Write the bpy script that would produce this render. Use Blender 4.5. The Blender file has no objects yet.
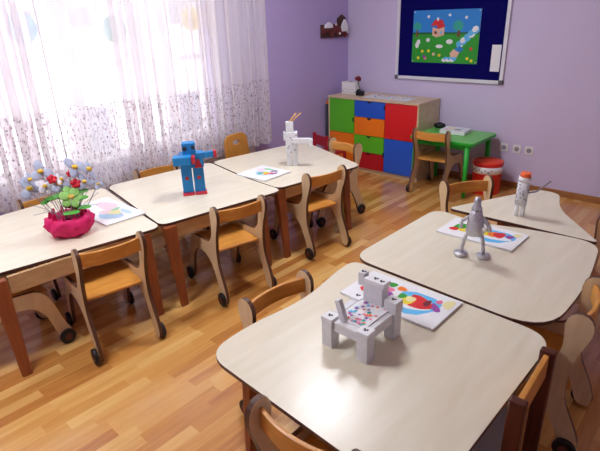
import bpy, bmesh, math, random
from mathutils import Vector, Matrix
random.seed(7)
S = bpy.context.scene
COL = S.collection
PI = math.pi

# ------------------------------------------------------------------ materials
def lin(c):
    return tuple(((v/255)/12.92 if v/255 <= .04045 else (((v/255)+.055)/1.055)**2.4) for v in c) + (1,)

def mat(name, rgb, rough=.5, spec=.5, metal=0, var=0.0, scale=20, bump=0):
    m = bpy.data.materials.new(name); m.use_nodes = True
    nt = m.node_tree; b = nt.nodes['Principled BSDF']
    b.inputs['Roughness'].default_value = rough
    b.inputs['Specular IOR Level'].default_value = spec
    b.inputs['Metallic'].default_value = metal
    c = lin(rgb)
    tc = nt.nodes.new('ShaderNodeTexCoord')
    n = nt.nodes.new('ShaderNodeTexNoise'); n.inputs['Scale'].default_value = scale
    n.inputs['Detail'].default_value = 4
    nt.links.new(tc.outputs['Object'], n.inputs['Vector'])
    mx = nt.nodes.new('ShaderNodeMix'); mx.data_type = 'RGBA'
    k = 1-var
    mx.inputs[6].default_value = (c[0]*k, c[1]*k, c[2]*k, 1)
    k = 1+var
    mx.inputs[7].default_value = (min(c[0]*k,1), min(c[1]*k,1), min(c[2]*k,1), 1)
    nt.links.new(n.outputs['Fac'], mx.inputs[0])
    nt.links.new(mx.outputs[2], b.inputs['Base Color'])
    if bump:
        bp = nt.nodes.new('ShaderNodeBump'); bp.inputs['Strength'].default_value = bump
        bp.inputs['Distance'].default_value = .004
        nt.links.new(n.outputs['Fac'], bp.inputs['Height']); nt.links.new(bp.outputs[0], b.inputs['Normal'])
    return m

def wood(name, a, b_, rough=.4, stretch=(1, 14, 14), scale=3, spec=.5):
    m = bpy.data.materials.new(name); m.use_nodes = True
    nt = m.node_tree; b = nt.nodes['Principled BSDF']
    b.inputs['Roughness'].default_value = rough; b.inputs['Specular IOR Level'].default_value = spec
    tc = nt.nodes.new('ShaderNodeTexCoord'); mp = nt.nodes.new('ShaderNodeMapping')
    mp.inputs['Scale'].default_value = stretch
    n = nt.nodes.new('ShaderNodeTexNoise'); n.inputs['Scale'].default_value = scale; n.inputs['Detail'].default_value = 5
    n.inputs['Distortion'].default_value = .6
    r = nt.nodes.new('ShaderNodeValToRGB')
    r.color_ramp.elements[0].position = .3; r.color_ramp.elements[1].position = .7
    r.color_ramp.elements[0].color = lin(a); r.color_ramp.elements[1].color = lin(b_)
    L = nt.links
    L.new(tc.outputs['Object'], mp.inputs[0]); L.new(mp.outputs[0], n.inputs['Vector'])
    L.new(n.outputs['Fac'], r.inputs[0]); L.new(r.outputs[0], b.inputs['Base Color'])
    return m

def emis(name, rgb, st):
    m = bpy.data.materials.new(name); m.use_nodes = True
    nt = m.node_tree; nt.nodes.clear()
    e = nt.nodes.new('ShaderNodeEmission'); e.inputs[0].default_value = lin(rgb); e.inputs[1].default_value = st
    o = nt.nodes.new('ShaderNodeOutputMaterial'); nt.links.new(e.outputs[0], o.inputs[0]); return m

def math_node(nt, op, a=None, b=None, c=None):
    n = nt.nodes.new('ShaderNodeMath'); n.operation = op
    for i, v in enumerate((a, b, c)):
        if v is None: continue
        if isinstance(v, (int, float)): n.inputs[i].default_value = v
        else: nt.links.new(v, n.inputs[i])
    return n.outputs[0]

def floor_material():
    m = bpy.data.materials.new('oak_laminate'); m.use_nodes = True
    nt = m.node_tree; b = nt.nodes['Principled BSDF']; L = nt.links
    tc = nt.nodes.new('ShaderNodeTexCoord'); sp = nt.nodes.new('ShaderNodeSeparateXYZ')
    L.new(tc.outputs['Object'], sp.inputs[0])
    row = math_node(nt, 'FLOOR', math_node(nt, 'DIVIDE', sp.outputs[0], .066))
    wn = nt.nodes.new('ShaderNodeTexWhiteNoise'); wn.noise_dimensions = '1D'; L.new(row, wn.inputs['W'])
    yy = math_node(nt, 'ADD', math_node(nt, 'DIVIDE', sp.outputs[1], .42), math_node(nt, 'MULTIPLY', wn.outputs['Value'], 7.0))
    cell = math_node(nt, 'FLOOR', yy)
    cb = nt.nodes.new('ShaderNodeCombineXYZ'); L.new(row, cb.inputs[0]); L.new(cell, cb.inputs[1])
    w2 = nt.nodes.new('ShaderNodeTexWhiteNoise'); w2.noise_dimensions = '2D'; L.new(cb.outputs[0], w2.inputs['Vector'])
    mp = nt.nodes.new('ShaderNodeMapping'); mp.inputs['Scale'].default_value = (22, 1.6, 1)
    ofs = nt.nodes.new('ShaderNodeVectorMath'); ofs.operation = 'SCALE'; ofs.inputs[3].default_value = 13
    L.new(w2.outputs['Color'], ofs.inputs[0])
    ad = nt.nodes.new('ShaderNodeVectorMath'); L.new(tc.outputs['Object'], ad.inputs[0]); L.new(ofs.outputs[0], ad.inputs[1])
    L.new(ad.outputs[0], mp.inputs[0])
    n = nt.nodes.new('ShaderNodeTexNoise'); n.inputs['Scale'].default_value = 1.6; n.inputs['Detail'].default_value = 5
    n.inputs['Distortion'].default_value = .8
    L.new(mp.outputs[0], n.inputs['Vector'])
    f = math_node(nt, 'ADD', math_node(nt, 'MULTIPLY', w2.outputs['Value'], .65), math_node(nt, 'MULTIPLY', n.outputs['Fac'], .55))
    r = nt.nodes.new('ShaderNodeValToRGB')
    e = r.color_ramp.elements
    e[0].position = .15; e[0].color = lin((172, 104, 46))
    e[1].position = .95; e[1].color = lin((232, 184, 112))
    x = e.new(.5); x.color = lin((206, 144, 72)); x = e.new(.72); x.color = lin((220, 164, 90))
    L.new(f, r.inputs[0]); L.new(r.outputs[0], b.inputs['Base Color'])
    b.inputs['Roughness'].default_value = .27; b.inputs['Specular IOR Level'].default_value = .55
    b.inputs['Coat Weight'].default_value = .6; b.inputs['Coat Roughness'].default_value = .16
    return m

def curtain_material():
    m = bpy.data.materials.new('sheer_curtain'); m.use_nodes = True
    nt = m.node_tree; nt.nodes.clear(); L = nt.links
    uv = nt.nodes.new('ShaderNodeUVMap'); uv.uv_map = 'UVMap'
    sp = nt.nodes.new('ShaderNodeSeparateXYZ'); L.new(uv.outputs[0], sp.inputs[0])
    # little printed sprigs, dense on the lower half, a few dark ones in a line at the top of the print
    vo = nt.nodes.new('ShaderNodeTexVoronoi'); vo.voronoi_dimensions = '2D'; vo.inputs['Scale'].default_value = 24
    L.new(uv.outputs[0], vo.inputs['Vector'])
    sc = nt.nodes.new('ShaderNodeSeparateColor'); L.new(vo.outputs['Color'], sc.inputs[0])
    size = math_node(nt, 'MULTIPLY_ADD', sc.outputs[0], .13, .05)
    dot = math_node(nt, 'LESS_THAN', vo.outputs['Distance'], size)
    nn = nt.nodes.new('ShaderNodeTexNoise'); nn.inputs['Scale'].default_value = 60
    L.new(uv.outputs[0], nn.inputs['Vector'])
    lim = math_node(nt, 'MULTIPLY_ADD', nn.outputs['Fac'], .12, 1.08)
    low = math_node(nt, 'LESS_THAN', sp.outputs[1], lim)
    dot = math_node(nt, 'MULTIPLY', dot, low)
    v2 = nt.nodes.new('ShaderNodeTexNoise'); v2.inputs['Scale'].default_value = 16; v2.inputs['Detail'].default_value = 3
    mp = nt.nodes.new('ShaderNodeMapping'); mp.inputs['Scale'].default_value = (4.0, 1.2, 1); L.new(uv.outputs[0], mp.inputs[0])
    L.new(mp.outputs[0], v2.inputs['Vector'])
    twig = math_node(nt, 'MULTIPLY', math_node(nt, 'GREATER_THAN', v2.outputs['Fac'], .57), low)
    dot = math_node(nt, 'MAXIMUM', dot, math_node(nt, 'MULTIPLY', twig, .6))
    mix = nt.nodes.new('ShaderNodeMix'); mix.data_type = 'RGBA'
    mix.inputs[6].default_value = lin((250, 244, 246)); 
    cr = nt.nodes.new('ShaderNodeValToRGB'); cr.color_ramp.elements[0].color = lin((124, 112, 120)); cr.color_ramp.elements[1].color = lin((182, 146, 150))
    L.new(sc.outputs[1], cr.inputs[0]); L.new(cr.outputs[0], mix.inputs[7]); L.new(dot, mix.inputs[0])
    df = nt.nodes.new('ShaderNodeBsdfDiffuse'); tl = nt.nodes.new('ShaderNodeBsdfTranslucent'); tr = nt.nodes.new('ShaderNodeBsdfTransparent')
    L.new(mix.outputs[2], df.inputs[0]); L.new(mix.outputs[2], tl.inputs[0])
    m1 = nt.nodes.new('ShaderNodeMixShader'); m1.inputs[0].default_value = .45
    L.new(df.outputs[0], m1.inputs[1]); L.new(tl.outputs[0], m1.inputs[2])
    lw = nt.nodes.new('ShaderNodeLayerWeight'); lw.inputs[0].default_value = .55
    op = math_node(nt, 'MULTIPLY_ADD', lw.outputs['Facing'], .5, .64)
    op = math_node(nt, 'ADD', op, math_node(nt, 'MULTIPLY', dot, .3))
    op = math_node(nt, 'MINIMUM', op, 1.0)
    m2 = nt.nodes.new('ShaderNodeMixShader'); L.new(op, m2.inputs[0]); L.new(tr.outputs[0], m2.inputs[1]); L.new(m1.outputs[0], m2.inputs[2])
    o = nt.nodes.new('ShaderNodeOutputMaterial'); L.new(m2.outputs[0], o.inputs[0])
    return m

M = dict(
    floor=floor_material(),
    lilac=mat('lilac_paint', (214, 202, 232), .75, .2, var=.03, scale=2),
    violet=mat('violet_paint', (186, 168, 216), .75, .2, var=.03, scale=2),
    ceiling=mat('ceiling_paint', (238, 236, 234), .8, .2),
    top=wood('pale_laminate', (228, 218, 192), (236, 228, 206), .32, (9, 1.2, 4), 2.2),
    edge=mat('brown_edging', (86, 50, 38), .45),
    leg=wood('red_brown_wood', (132, 66, 32), (158, 84, 42), .4, (10, 10, 1), 4),
    apron=wood('birch_apron', (196, 158, 112), (212, 176, 130), .45, (4, 4, 14), 3),
    ply=wood('birch_plywood', (216, 186, 142), (230, 204, 162), .42, (12, 12, 2), 3),
    plyedge=mat('dark_plywood_edge', (92, 56, 38), .5),
    seat=wood('honey_veneer', (206, 136, 56), (226, 160, 76), .33, (3, 18, 18), 3),
    solid=wood('tan_veneer', (184, 122, 46), (204, 140, 60), .35, (14, 14, 2), 3),
    rubber=mat('black_rubber', (22, 20, 22), .5),
    hub=mat('dark_red_hub', (96, 36, 30), .5),
    grey_hub=mat('grey_hub', (120, 116, 118), .4),
    white=mat('white_plastic', (238, 236, 236), .4),
    paper=mat('white_paper', (240, 240, 242), .6, var=.03, scale=60),
    scribble=mat('inked_white_paper', (226, 226, 228), .6, var=.16, scale=55),
    ink=mat('black_ink', (50, 48, 54), .6),
    blue=mat('cobalt_laminate', (36, 92, 206), .38), red=mat('red_laminate', (222, 30, 34), .38),
    green=mat('lime_laminate', (92, 190, 36), .38), orange=mat('orange_laminate', (250, 128, 22), .38),
    crimson=mat('crimson_laminate', (186, 20, 34), .38),
    cab=wood('pale_maple', (214, 186, 148), (228, 204, 170), .45, (3, 3, 12), 3),
    dgreen=mat('bright_green_metal', (34, 176, 48), .35), gtop=mat('green_laminate', (104, 196, 84), .35, var=.05, scale=30),
    navy=mat('navy_felt', (16, 14, 92), .95, .05, var=.15, scale=200),
    alu=mat('white_frame', (228, 228, 236), .35),
    frame_corner=mat('grey_corner_cap', (96, 94, 100), .5),
    sky=mat('painted_sky', (40, 134, 214), .6), grass=mat('painted_grass', (40, 158, 42), .6, var=.1, scale=20),
    darkgreen=mat('painted_dark_green', (22, 104, 44), .6), teal=mat('painted_teal', (50, 172, 150), .6),
    yellow=mat('painted_yellow', (240, 218, 40), .6), peach=mat('painted_peach', (232, 186, 160), .6),
    lightblue=mat('painted_light_blue', (96, 190, 240), .6), purple=mat('painted_purple', (150, 66, 160), .6),
    pink=mat('painted_pink', (236, 120, 160), .6), brown=mat('painted_brown', (120, 66, 40), .6),
    palegreen=mat('painted_pale_green', (150, 210, 170), .6), paleblue=mat('painted_pale_blue', (186, 216, 238), .6),
    paleyellow=mat('painted_pale_yellow', (240, 232, 170), .6), palepink=mat('painted_pale_pink', (240, 206, 214), .6),
    greypaint=mat('painted_grey', (150, 146, 156), .6),
    robot=mat('blue_card', (22, 134, 202), .5, var=.05, scale=40), rred=mat('red_card', (210, 46, 62), .5),
    foil=mat('crinkled_foil', (200, 200, 206), .36, metal=.75, var=.35, scale=90, bump=1.0),
    magenta=mat('magenta_crepe', (224, 20, 104), .65, var=.12, scale=60, bump=.6),
    petal=mat('grey_blue_petal', (176, 184, 208), .5, var=.08, scale=50),
    petalw=mat('white_petal', (232, 230, 238), .5), leafc=mat('leaf_green', (84, 168, 60), .5, var=.2, scale=50),
    lime=mat('lime_petal', (150, 206, 110), .5), gold=mat('golden_center', (224, 184, 60), .6),
    bud=mat('red_bud', (206, 24, 48), .5), wire=mat('pale_wire', (170, 168, 178), .4),
    binred=mat('red_bin_plastic', (224, 30, 26), .35), binorange=mat('orange_red_liner', (246, 70, 40), .4),
    amber=mat('orange_cap', (246, 104, 40), .45), pencil=mat('tan_stick', (226, 172, 96), .5),
    rad=mat('radiator_enamel', (236, 226, 226), .35), black=mat('black_plastic', (20, 18, 22), .4),
    darkred=mat('dark_red_flower', (110, 14, 34), .6), maroon=mat('maroon_wood', (110, 40, 38), .6, var=.2, scale=60),
    bark=mat('dark_brown_bark', (74, 44, 34), .7, var=.3, scale=60),
    skirt=wood('oak_skirting', (150, 96, 50), (176, 120, 68), .4, (2, 2, 12), 3),
    darkleg=wood('dark_red_wood', (70, 26, 16), (98, 40, 22), .4, (10, 10, 1), 4), greyseat=mat('grey_seat', (170, 174, 182), .35),
    slate=mat('slate_card', (86, 88, 106), .6), rchair=mat('red_painted_wood', (176, 24, 40), .4),
    curtain=curtain_material(), pvc=mat('white_pvc', (236, 236, 238), .35),
)
gl = bpy.data.materials.new('window_glass'); gl.use_nodes = True
_nt = gl.node_tree; _nt.nodes.clear()
_t = _nt.nodes.new('ShaderNodeBsdfTransparent'); _g = _nt.nodes.new('ShaderNodeBsdfGlossy'); _g.inputs['Roughness'].default_value = .02
_m = _nt.nodes.new('ShaderNodeMixShader'); _m.inputs[0].default_value = .06
_o = _nt.nodes.new('ShaderNodeOutputMaterial')
_nt.links.new(_t.outputs[0], _m.inputs[1]); _nt.links.new(_g.outputs[0], _m.inputs[2]); _nt.links.new(_m.outputs[0], _o.inputs[0])
M['glass'] = gl
_b = M['top'].node_tree.nodes['Principled BSDF']; _b.inputs['Coat Weight'].default_value = .2; _b.inputs['Coat Roughness'].default_value = .22
M['lamp'] = emis('lamp_diffuser', (240, 243, 252), 44)

# ------------------------------------------------------------------ mesh builder
class MB:
    def __init__(s): s.bm = bmesh.new()
    def _fin(s, faces, mi, smooth=False):
        for f in faces: f.material_index = mi; f.smooth = smooth
    def box(s, c, d, rot=None, mi=0, bev=0, taper=None):
        r = bmesh.ops.create_cube(s.bm, size=1); vs = r['verts']
        for v in vs:
            k = 1
            if taper and v.co.z < 0: v.co.x *= taper; v.co.y *= taper
            v.co = Vector((v.co.x*d[0], v.co.y*d[1], v.co.z*d[2]))
        if bev:
            es = {e for v in vs for e in v.link_edges}
            fs0 = set(s.bm.faces)
            r2 = bmesh.ops.bevel(s.bm, geom=list(es), offset=bev, segments=2, affect='EDGES', profile=.5)
            vs = {v for f in r2['faces'] for v in f.verts}
            vs = list(vs)
        m = (rot.to_matrix() if hasattr(rot, 'to_matrix') else (Matrix.Rotation(rot, 3, 'Z') if rot else Matrix.Identity(3)))
        for v in vs: v.co = m @ v.co + Vector(c)
        s._fin({f for v in vs for f in v.link_faces}, mi); return s
    def prism(s, poly, z0, z1, mi=0, side=None, fn=None, smooth_side=False):
        fn = fn or (lambda x, y, z: (x, y, z))
        a = [s.bm.verts.new(fn(x, y, z0)) for x, y in poly]; b = [s.bm.verts.new(fn(x, y, z1)) for x, y in poly]
        fs = [s.bm.faces.new(list(reversed(a))), s.bm.faces.new(b)]
        s._fin(fs, mi); n = len(poly); sd = []
        for i in range(n): sd.append(s.bm.faces.new((a[i], a[(i+1) % n], b[(i+1) % n], b[i])))
        s._fin(sd, mi if side is None else side, smooth_side); return s
    def cyl(s, p0, p1, r0, r1=None, n=16, mi=0, smooth=True, capmi=None):
        r1 = r0 if r1 is None else r1
        p0 = Vector(p0); p1 = Vector(p1); d = (p1-p0).normalized()
        u = d.orthogonal().normalized(); w = d.cross(u)
        A = []; B = []
        for i in range(n):
            t = 2*PI*i/n; o = u*math.cos(t)+w*math.sin(t)
            A.append(s.bm.verts.new(p0+o*r0)); B.append(s.bm.verts.new(p1+o*r1))
        for i in range(n):
            f = s.bm.faces.new((A[i], A[(i+1) % n], B[(i+1) % n], B[i])); f.smooth = smooth; f.material_index = mi
        for f in (s.bm.faces.new(list(reversed(A))), s.bm.faces.new(B)): f.material_index = mi if capmi is None else capmi
        return s
    def tube(s, pts, r, n=8, mi=0):
        for a, b in zip(pts[:-1], pts[1:]): s.cyl(a, b, r, n=n, mi=mi)
        return s
    def ball(s, c, r, mi=0, n=12, rot=None):
        if isinstance(r, (int, float)): r = (r, r, r)
        q = bmesh.ops.create_uvsphere(s.bm, u_segments=n, v_segments=max(6, n*2//3), radius=1)
        m = rot.to_matrix() if rot else Matrix.Identity(3)
        for v in q['verts']: v.co = m @ Vector((v.co.x*r[0], v.co.y*r[1], v.co.z*r[2])) + Vector(c)
        s._fin({f for v in q['verts'] for f in v.link_faces}, mi, True); return s
    def flat(s, pts, mi=0):
        f = s.bm.faces.new([s.bm.verts.new(p) for p in pts]); f.material_index = mi; return s
    def lathe(s, prof, n=24, mi=0, c=(0, 0, 0), wob=None):
        rings = []
        for j, (r, z) in enumerate(prof):
            ring = []
            for i in range(n):
                t = 2*PI*i/n; rr = r*(1+(wob(t, j) if wob else 0))
                ring.append(s.bm.verts.new((c[0]+rr*math.cos(t), c[1]+rr*math.sin(t), c[2]+z)))
            rings.append(ring)
        for A, B in zip(rings[:-1], rings[1:]):
            for i in range(n):
                f = s.bm.faces.new((A[i], A[(i+1) % n], B[(i+1) % n], B[i])); f.smooth = True; f.material_index = mi
        f = s.bm.faces.new(list(reversed(rings[0]))); f.material_index = mi
        return s
    def build(s, name, mats, parent=None, loc=None, rotz=0, bevel=0):
        bmesh.ops.recalc_face_normals(s.bm, faces=s.bm.faces) if not getattr(s, 'keep', False) else None
        me = bpy.data.meshes.new(name); s.bm.to_mesh(me); s.bm.free()
        for m in (mats if isinstance(mats, (list, tuple)) else [mats]): me.materials.append(M[m])
        o = bpy.data.objects.new(name, me); COL.objects.link(o)
        if parent: o.parent = parent
        if loc: o.location = loc
        o.rotation_euler.z = rotz
        if bevel:
            b = o.modifiers.new('bevel', 'BEVEL'); b.width = bevel; b.segments = 2; b.limit_method = 'ANGLE'; b.angle_limit = .8
        return o

def tag(o, label, cat, group=None):
    o['label'] = label; o['category'] = cat
    if group: o['group'] = group
    return o
def struct(o): o['kind'] = 'structure'; return o
def thing(name, label, cat, loc=(0, 0, 0), rotz=0, group=None):
    o = bpy.data.objects.new(name, None); COL.objects.link(o); o.empty_display_size = .05
    o.location = loc; o.rotation_euler.z = rotz
    return tag(o, label, cat, group)
KIDS = {}
def dup(o, loc=None, rotz=None, label=None, parent=None):
    c = o.copy(); COL.objects.link(c)
    if parent: c.parent = parent
    if loc is not None: c.location = loc
    if rotz is not None: c.rotation_euler.z = rotz
    if label: c['label'] = label
    for ch in [x for x in ALLCHILD(o)]: dup(ch, parent=c)
    return c
def ALLCHILD(o): return [x for x in bpy.data.objects if x.parent == o]

def fillet(pts, rad, n=7):
    out = []; N = len(pts)
    for i in range(N):
        p = Vector(pts[i]).to_2d() if len(pts[i]) > 2 else Vector(pts[i]); a = Vector(pts[i-1]); b = Vector(pts[(i+1) % N])
        r = rad[i] if isinstance(rad, (list, tuple)) else rad
        d1 = (a-p); d2 = (b-p); l = min(r, d1.length*.48, d2.length*.48)
        s0 = p+d1.normalized()*l; s1 = p+d2.normalized()*l
        for k in range(n+1):
            t = k/n; q = s0*(1-t)**2+p*2*t*(1-t)+s1*t*t; out.append((q.x, q.y))
    return out
def chaikin(pts, it=2):
    for _ in range(it):
        o = []
        for i in range(len(pts)):
            a = Vector(pts[i]); b = Vector(pts[(i+1) % len(pts)])
            o += [tuple(a*.75+b*.25), tuple(a*.25+b*.75)]
        pts = o
    return pts

# ------------------------------------------------------------------ room
XL, YB, XR, YF, ZC = -3.87, 5.13, 1.7, -2.3, 2.75
WY0, WY1, WZ0, WZ1 = -.4, 3.03, .66, 2.35      # window opening
struct(MB().box(((XL+XR)/2, (YF+YB)/2, -.05), (XR-XL+.4, YB-YF+.4, .1)).build('floor', 'floor'))
struct(MB().box(((XL+XR)/2, (YF+YB)/2, ZC+.05), (XR-XL+.4, YB-YF+.4, .1)).build('ceiling', 'ceiling'))
struct(MB().box(((XL+XR)/2, YB+.1, ZC/2), (XR-XL+.4, .2, ZC)).build('wall_back', 'lilac'))
struct(MB().box(((XL+XR)/2, YF-.1, ZC/2), (XR-XL+.4, .2, ZC)).build('wall_front', 'lilac'))
struct(MB().box((XR+.1, (YF+YB)/2, ZC/2), (.2, YB-YF, ZC)).build('wall_right', 'lilac'))
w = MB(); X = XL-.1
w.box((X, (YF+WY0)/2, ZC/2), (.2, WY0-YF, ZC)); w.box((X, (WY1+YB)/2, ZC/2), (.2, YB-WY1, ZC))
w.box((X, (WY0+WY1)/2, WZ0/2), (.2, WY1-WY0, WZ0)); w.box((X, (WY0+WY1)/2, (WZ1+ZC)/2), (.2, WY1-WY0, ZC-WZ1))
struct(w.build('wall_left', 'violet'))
struct(MB().box(((XL+XR)/2, YB-.008, .03), (XR-XL, .016, .06)).build('baseboard_back', 'skirt', bevel=.003))
struct(MB().box((XL+.008, (YF+YB)/2, .03), (.016, YB-YF, .06)).build('baseboard_left', 'skirt', bevel=.003))
# window
wf = struct(bpy.data.objects.new('window_1', None)); COL.objects.link(wf); wf.location = (XL-.1, 0, 0)
f = MB(); fx = 0
for y in (WY0+.03, WY1-.03): f.box((fx, y, (WZ0+WZ1)/2), (.07, .06, WZ1-WZ0))
for z in (WZ0+.03, WZ1-.03): f.box((fx, (WY0+WY1)/2, z), (.069, WY1-WY0, .06))
for y, ww in ((.62, .13), (1.74, .16), (2.62, .12)): f.box((fx, y, (WZ0+WZ1)/2), (.068, ww, WZ1-WZ0-.1))
f.box((fx, 2.38, 1.40), (.066, 1.25, .05)); f.box((fx, 1.15, 1.78), (.066, 1.0, .05)); f.box((fx, 2.38, 1.86), (.066, 1.25, .05))
f.build('window_frame', 'pvc', wf)
MB().box((-.01, (WY0+WY1)/2, (WZ0+WZ1)/2), (.006, WY1-WY0-.1, WZ1-WZ0-.1)).build('pane', 'glass', wf)
MB().box((.06, (WY0+WY1)/2, WZ0+.012), (.13, WY1-WY0-.01, .022)).build('window_sill', 'white', wf)
for nm, y, z, m, lb in (('blue', 1.47, 1.69, 'lightblue', 'round sky blue paper disc stuck on the window'), ('mint', 2.16, 1.66, 'teal', 'round mint green paper disc stuck on the window'),
                        ('yellow', 2.90, 1.72, 'yellow', 'round yellow paper disc stuck on the window')):
    q = MB(); q.cyl((0, 0, 0), (.004, 0, 0), .105, n=28)
    tag(q.build('paper_disc', m, loc=(XL-.1+.0, y, z)), lb, 'decoration')
for o in COL.objects:
    if o.name.startswith('paper_disc'): o.location.x = XL-.062+.0

# building across the street
nb = thing('neighbour_building', 'pale building across the street seen through the curtain', 'building', (-9.5, 2, -3))
q = MB(); q.box((-.5, 0, 5), (1, 24, 10)); q.build('facade', 'paper', nb)
for iy in range(-4, 5):
    for iz in range(3):
        q = MB(); q.box((.02, iy*2.4, 2.6+iz*2.7), (.06, 1.2, 1.5)); o = q.build('window', 'pvc', nb)
        q = MB(); q.box((.055, iy*2.4, 2.6+iz*2.7), (.02, 1.0, 1.3)); q.build('pane', 'slate', o)
for iz in range(3): MB().box((.2, 0, 1.3+iz*2.7), (.4, 24, .12)).build('ledge', 'greypaint', nb)

# curtain
def curtain(y0, y1, z0, z1, x):
    bm = bmesh.new(); uvl = bm.loops.layers.uv.new('UVMap')
    n = 1100; nz = 10; pts = []
    rnd = random.Random(3); ph = 0; L = y1-y0
    k = [(rnd.uniform(1.5, 9), rnd.uniform(0, 6.28), rnd.uniform(.2, .7)) for _ in range(6)]
    for i in range(n+1):
        s = i/n; ph += (2*PI*27/n)*(1+.45*math.sin(s*17+1)+.3*math.sin(s*41))
        amp = .027*(1+.3*math.sin(s*23+2))
        pts.append((x+amp*math.sin(ph)+.008*math.sin(3.1*ph+1), y0+L*s+(.024+.026*math.sin(s*29+1))*math.sin(2*ph+.6)))
    arc = [0]
    for a, b in zip(pts[:-1], pts[1:]): arc.append(arc[-1]+math.dist(a, b))
    rows = []
    for j in range(nz+1):
        t = j/nz; z = z0+(z1-z0)*t; row = []
        for i, (px, py) in enumerate(pts):
            a = 1.0+.25*(1-t)*math.sin(i*.031)
            zz = z+(0.012*math.sin(i*.19) if j == 0 else 0)
            row.append(bm.verts.new((x+(px-x)*a, py+.012*(1-t)*math.sin(i*.02+2), zz)))
        rows.append(row)
    for j in range(nz):
        for i in range(n):
            f = bm.faces.new((rows[j][i], rows[j][i+1], rows[j+1][i+1], rows[j+1][i])); f.smooth = True
            for l, (ii, jj) in zip(f.loops, ((i, j), (i+1, j), (i+1, j+1), (i, j+1))):
                l[uvl].uv = (arc[ii], z0+(z1-z0)*jj/nz)
    me = bpy.data.meshes.new('curtain'); bm.to_mesh(me); bm.free(); me.materials.append(M['curtain'])
    o = bpy.data.objects.new('sheer_curtain', me); COL.objects.link(o); return o
cur = thing('window_curtain', 'white sheer pleated curtain with sprigged lower half across the window', 'curtain', (0, 0, 0))
c = curtain(-.75, 3.64, .50, 2.62, -3.75); c.name = 'curtain_fabric'; c.parent = cur
MB().cyl((-3.755, -.85, 2.64), (-3.755, 3.7, 2.64), .014).ball((-3.755, -.87, 2.64), .028).ball((-3.755, 3.72, 2.64), .028).build('curtain_rail', 'white', cur)
for y in (-.6, 1.4, 3.45): MB().box((-3.82, y, 2.655), (.10, .03, .03)).build('rail_bracket', 'white', cur)

# radiator
r = thing('radiator', 'white ribbed radiator under the window behind the curtain hem', 'radiator', (-3.838, 2.55, 0))
q = MB(); q.box((-.01, 0, .33), (.04, 1.86, .44))
q.build('panel', 'rad', r, bevel=.006)
q = MB()
for i in range(46): q.box((.0145, -.9+i*.04, .33), (.010, .018, .40))
q.build('ribs', 'rad', r)
for s in (-1, 1): MB().cyl((-.01, s*.8, .001), (-.01, s*.8, .12), .012).build('pipe', 'white', r)

# ------------------------------------------------------------------ furniture
def table(label, poly, rad, legs, h=.56, group=None):
    cx = sum(p[0] for p in poly)/len(poly); cy = sum(p[1] for p in poly)/len(poly)
    t = thing('activity_table', label, 'table', (cx, cy, 0), group=group)
    loc = [(x-cx, y-cy) for x, y in poly]
    out = fillet(loc, rad)
    q = MB(); q.prism(out, h-.018, h, 0, 1); q.build('tabletop', ['top', 'edge'], t, bevel=.0025)
    lg = [(x-cx, y-cy) for x, y in legs]; n = len(lg)
    q = MB()
    for i in range(n):
        a = Vector(lg[i]); b = Vector(lg[(i+1) % n]); d = b-a
        a2 = a+d.normalized()*.045; b2 = b-d.normalized()*.045; m = (a2+b2)/2
        m = m*.97
        q.box((m.x, m.y, h-.018-.0475), ((b2-a2).length, .02, .095), rot=math.atan2(d.y, d.x))
    q.build('apron', 'apron', t)
    for (x, y) in lg:
        k = MB(); ang = math.atan2(y, x)
        L_ = math.hypot(x, y); hh = h-.019; splay = .10
        k.box((0, 0, hh/2), (.045, .082, hh), taper=.6, bev=.005)
        ii = lg.index((x, y)); b = Vector(lg[(ii+1) % n])-Vector((x, y)); a = Vector(lg[ii-1])-Vector((x, y))
        d = b if abs(b.y) > abs(b.x) else a
        rz_ = math.atan2(d.y, d.x)-PI/2
        sx_ = math.copysign(.055, x); c2, s2 = math.cos(-rz_), math.sin(-rz_)
        for v_ in k.bm.verts:
            w_ = 1-v_.co.z/hh; v_.co.x += w_*sx_*c2; v_.co.y += w_*sx_*s2
        k.build('leg', 'leg', t, loc=(x, y, 0), rotz=rz_)
    return t

table('pale table at the left edge holding the pink flower pot', [(-2.665, .49), (-2.515, 1.48), (-2.85, 1.525), (-3.575, 1.655), (-3.52, .50)], [.1, .07, .2, .1, .1],
      [(-2.60, .585), (-2.55, 1.37), (-3.42, 1.5), (-3.40, .62)])
table('pale table with the blue robot on it, middle of the window row', [(-2.535, 1.49), (-2.405, 2.425), (-2.9, 2.47), (-3.46, 2.59), (-3.555, 1.68)], [.07, .09, .2, .09, .09],
      [(-2.525, 1.54), (-2.49, 2.27), (-3.33, 2.44), (-3.38, 1.80)])
table('pale table with the white box robot, far end of the window row', [(-2.46, 2.435), (-2.33, 3.28), (-3.30, 3.66), (-3.45, 2.605), (-2.9, 2.485)], [.07, .09, .1, .09, .2],
      [(-2.485, 2.47), (-2.44, 3.19), (-3.2, 3.46), (-3.3, 2.68)])
table('pale table closest to the camera with the white paper dog', [(-1.315, .878), (-.385, .828), (-.37, 1.785), (-1.345, 1.84), (-1.34, 1.70), (-1.285, 1.40), (-1.325, 1.12)], [.12, .12, .12, .13, .08, .3, .08],
      [(-1.17, .98), (-.5, .94), (-.5, 1.68), (-1.22, 1.72)])
table('pale rounded table with the silver foil robot, middle of right row', [(-1.375, 1.865), (-.40, 1.80), (-.385, 2.30), (-.455, 2.80), (-.78, 2.775), (-1.08, 2.68), (-1.37, 2.75)], [.12, .2, .3, .13, .2, .3, .12],
      [(-1.22, 1.96), (-.86, 1.92), (-.86, 2.62), (-1.22, 2.60)])
table('pale triangular table with the orange capped figure, near the socket wall', [(-1.32, 2.80), (-1.24, 2.98), (-1.00, 3.50), (-.86, 3.49), (-.78, 3.20), (-.46, 2.80)], [.05, .1, .12, .12, .3, .04],
      [(-.98, 2.85), (-.80, 2.86), (-.93, 3.36)])

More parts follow.
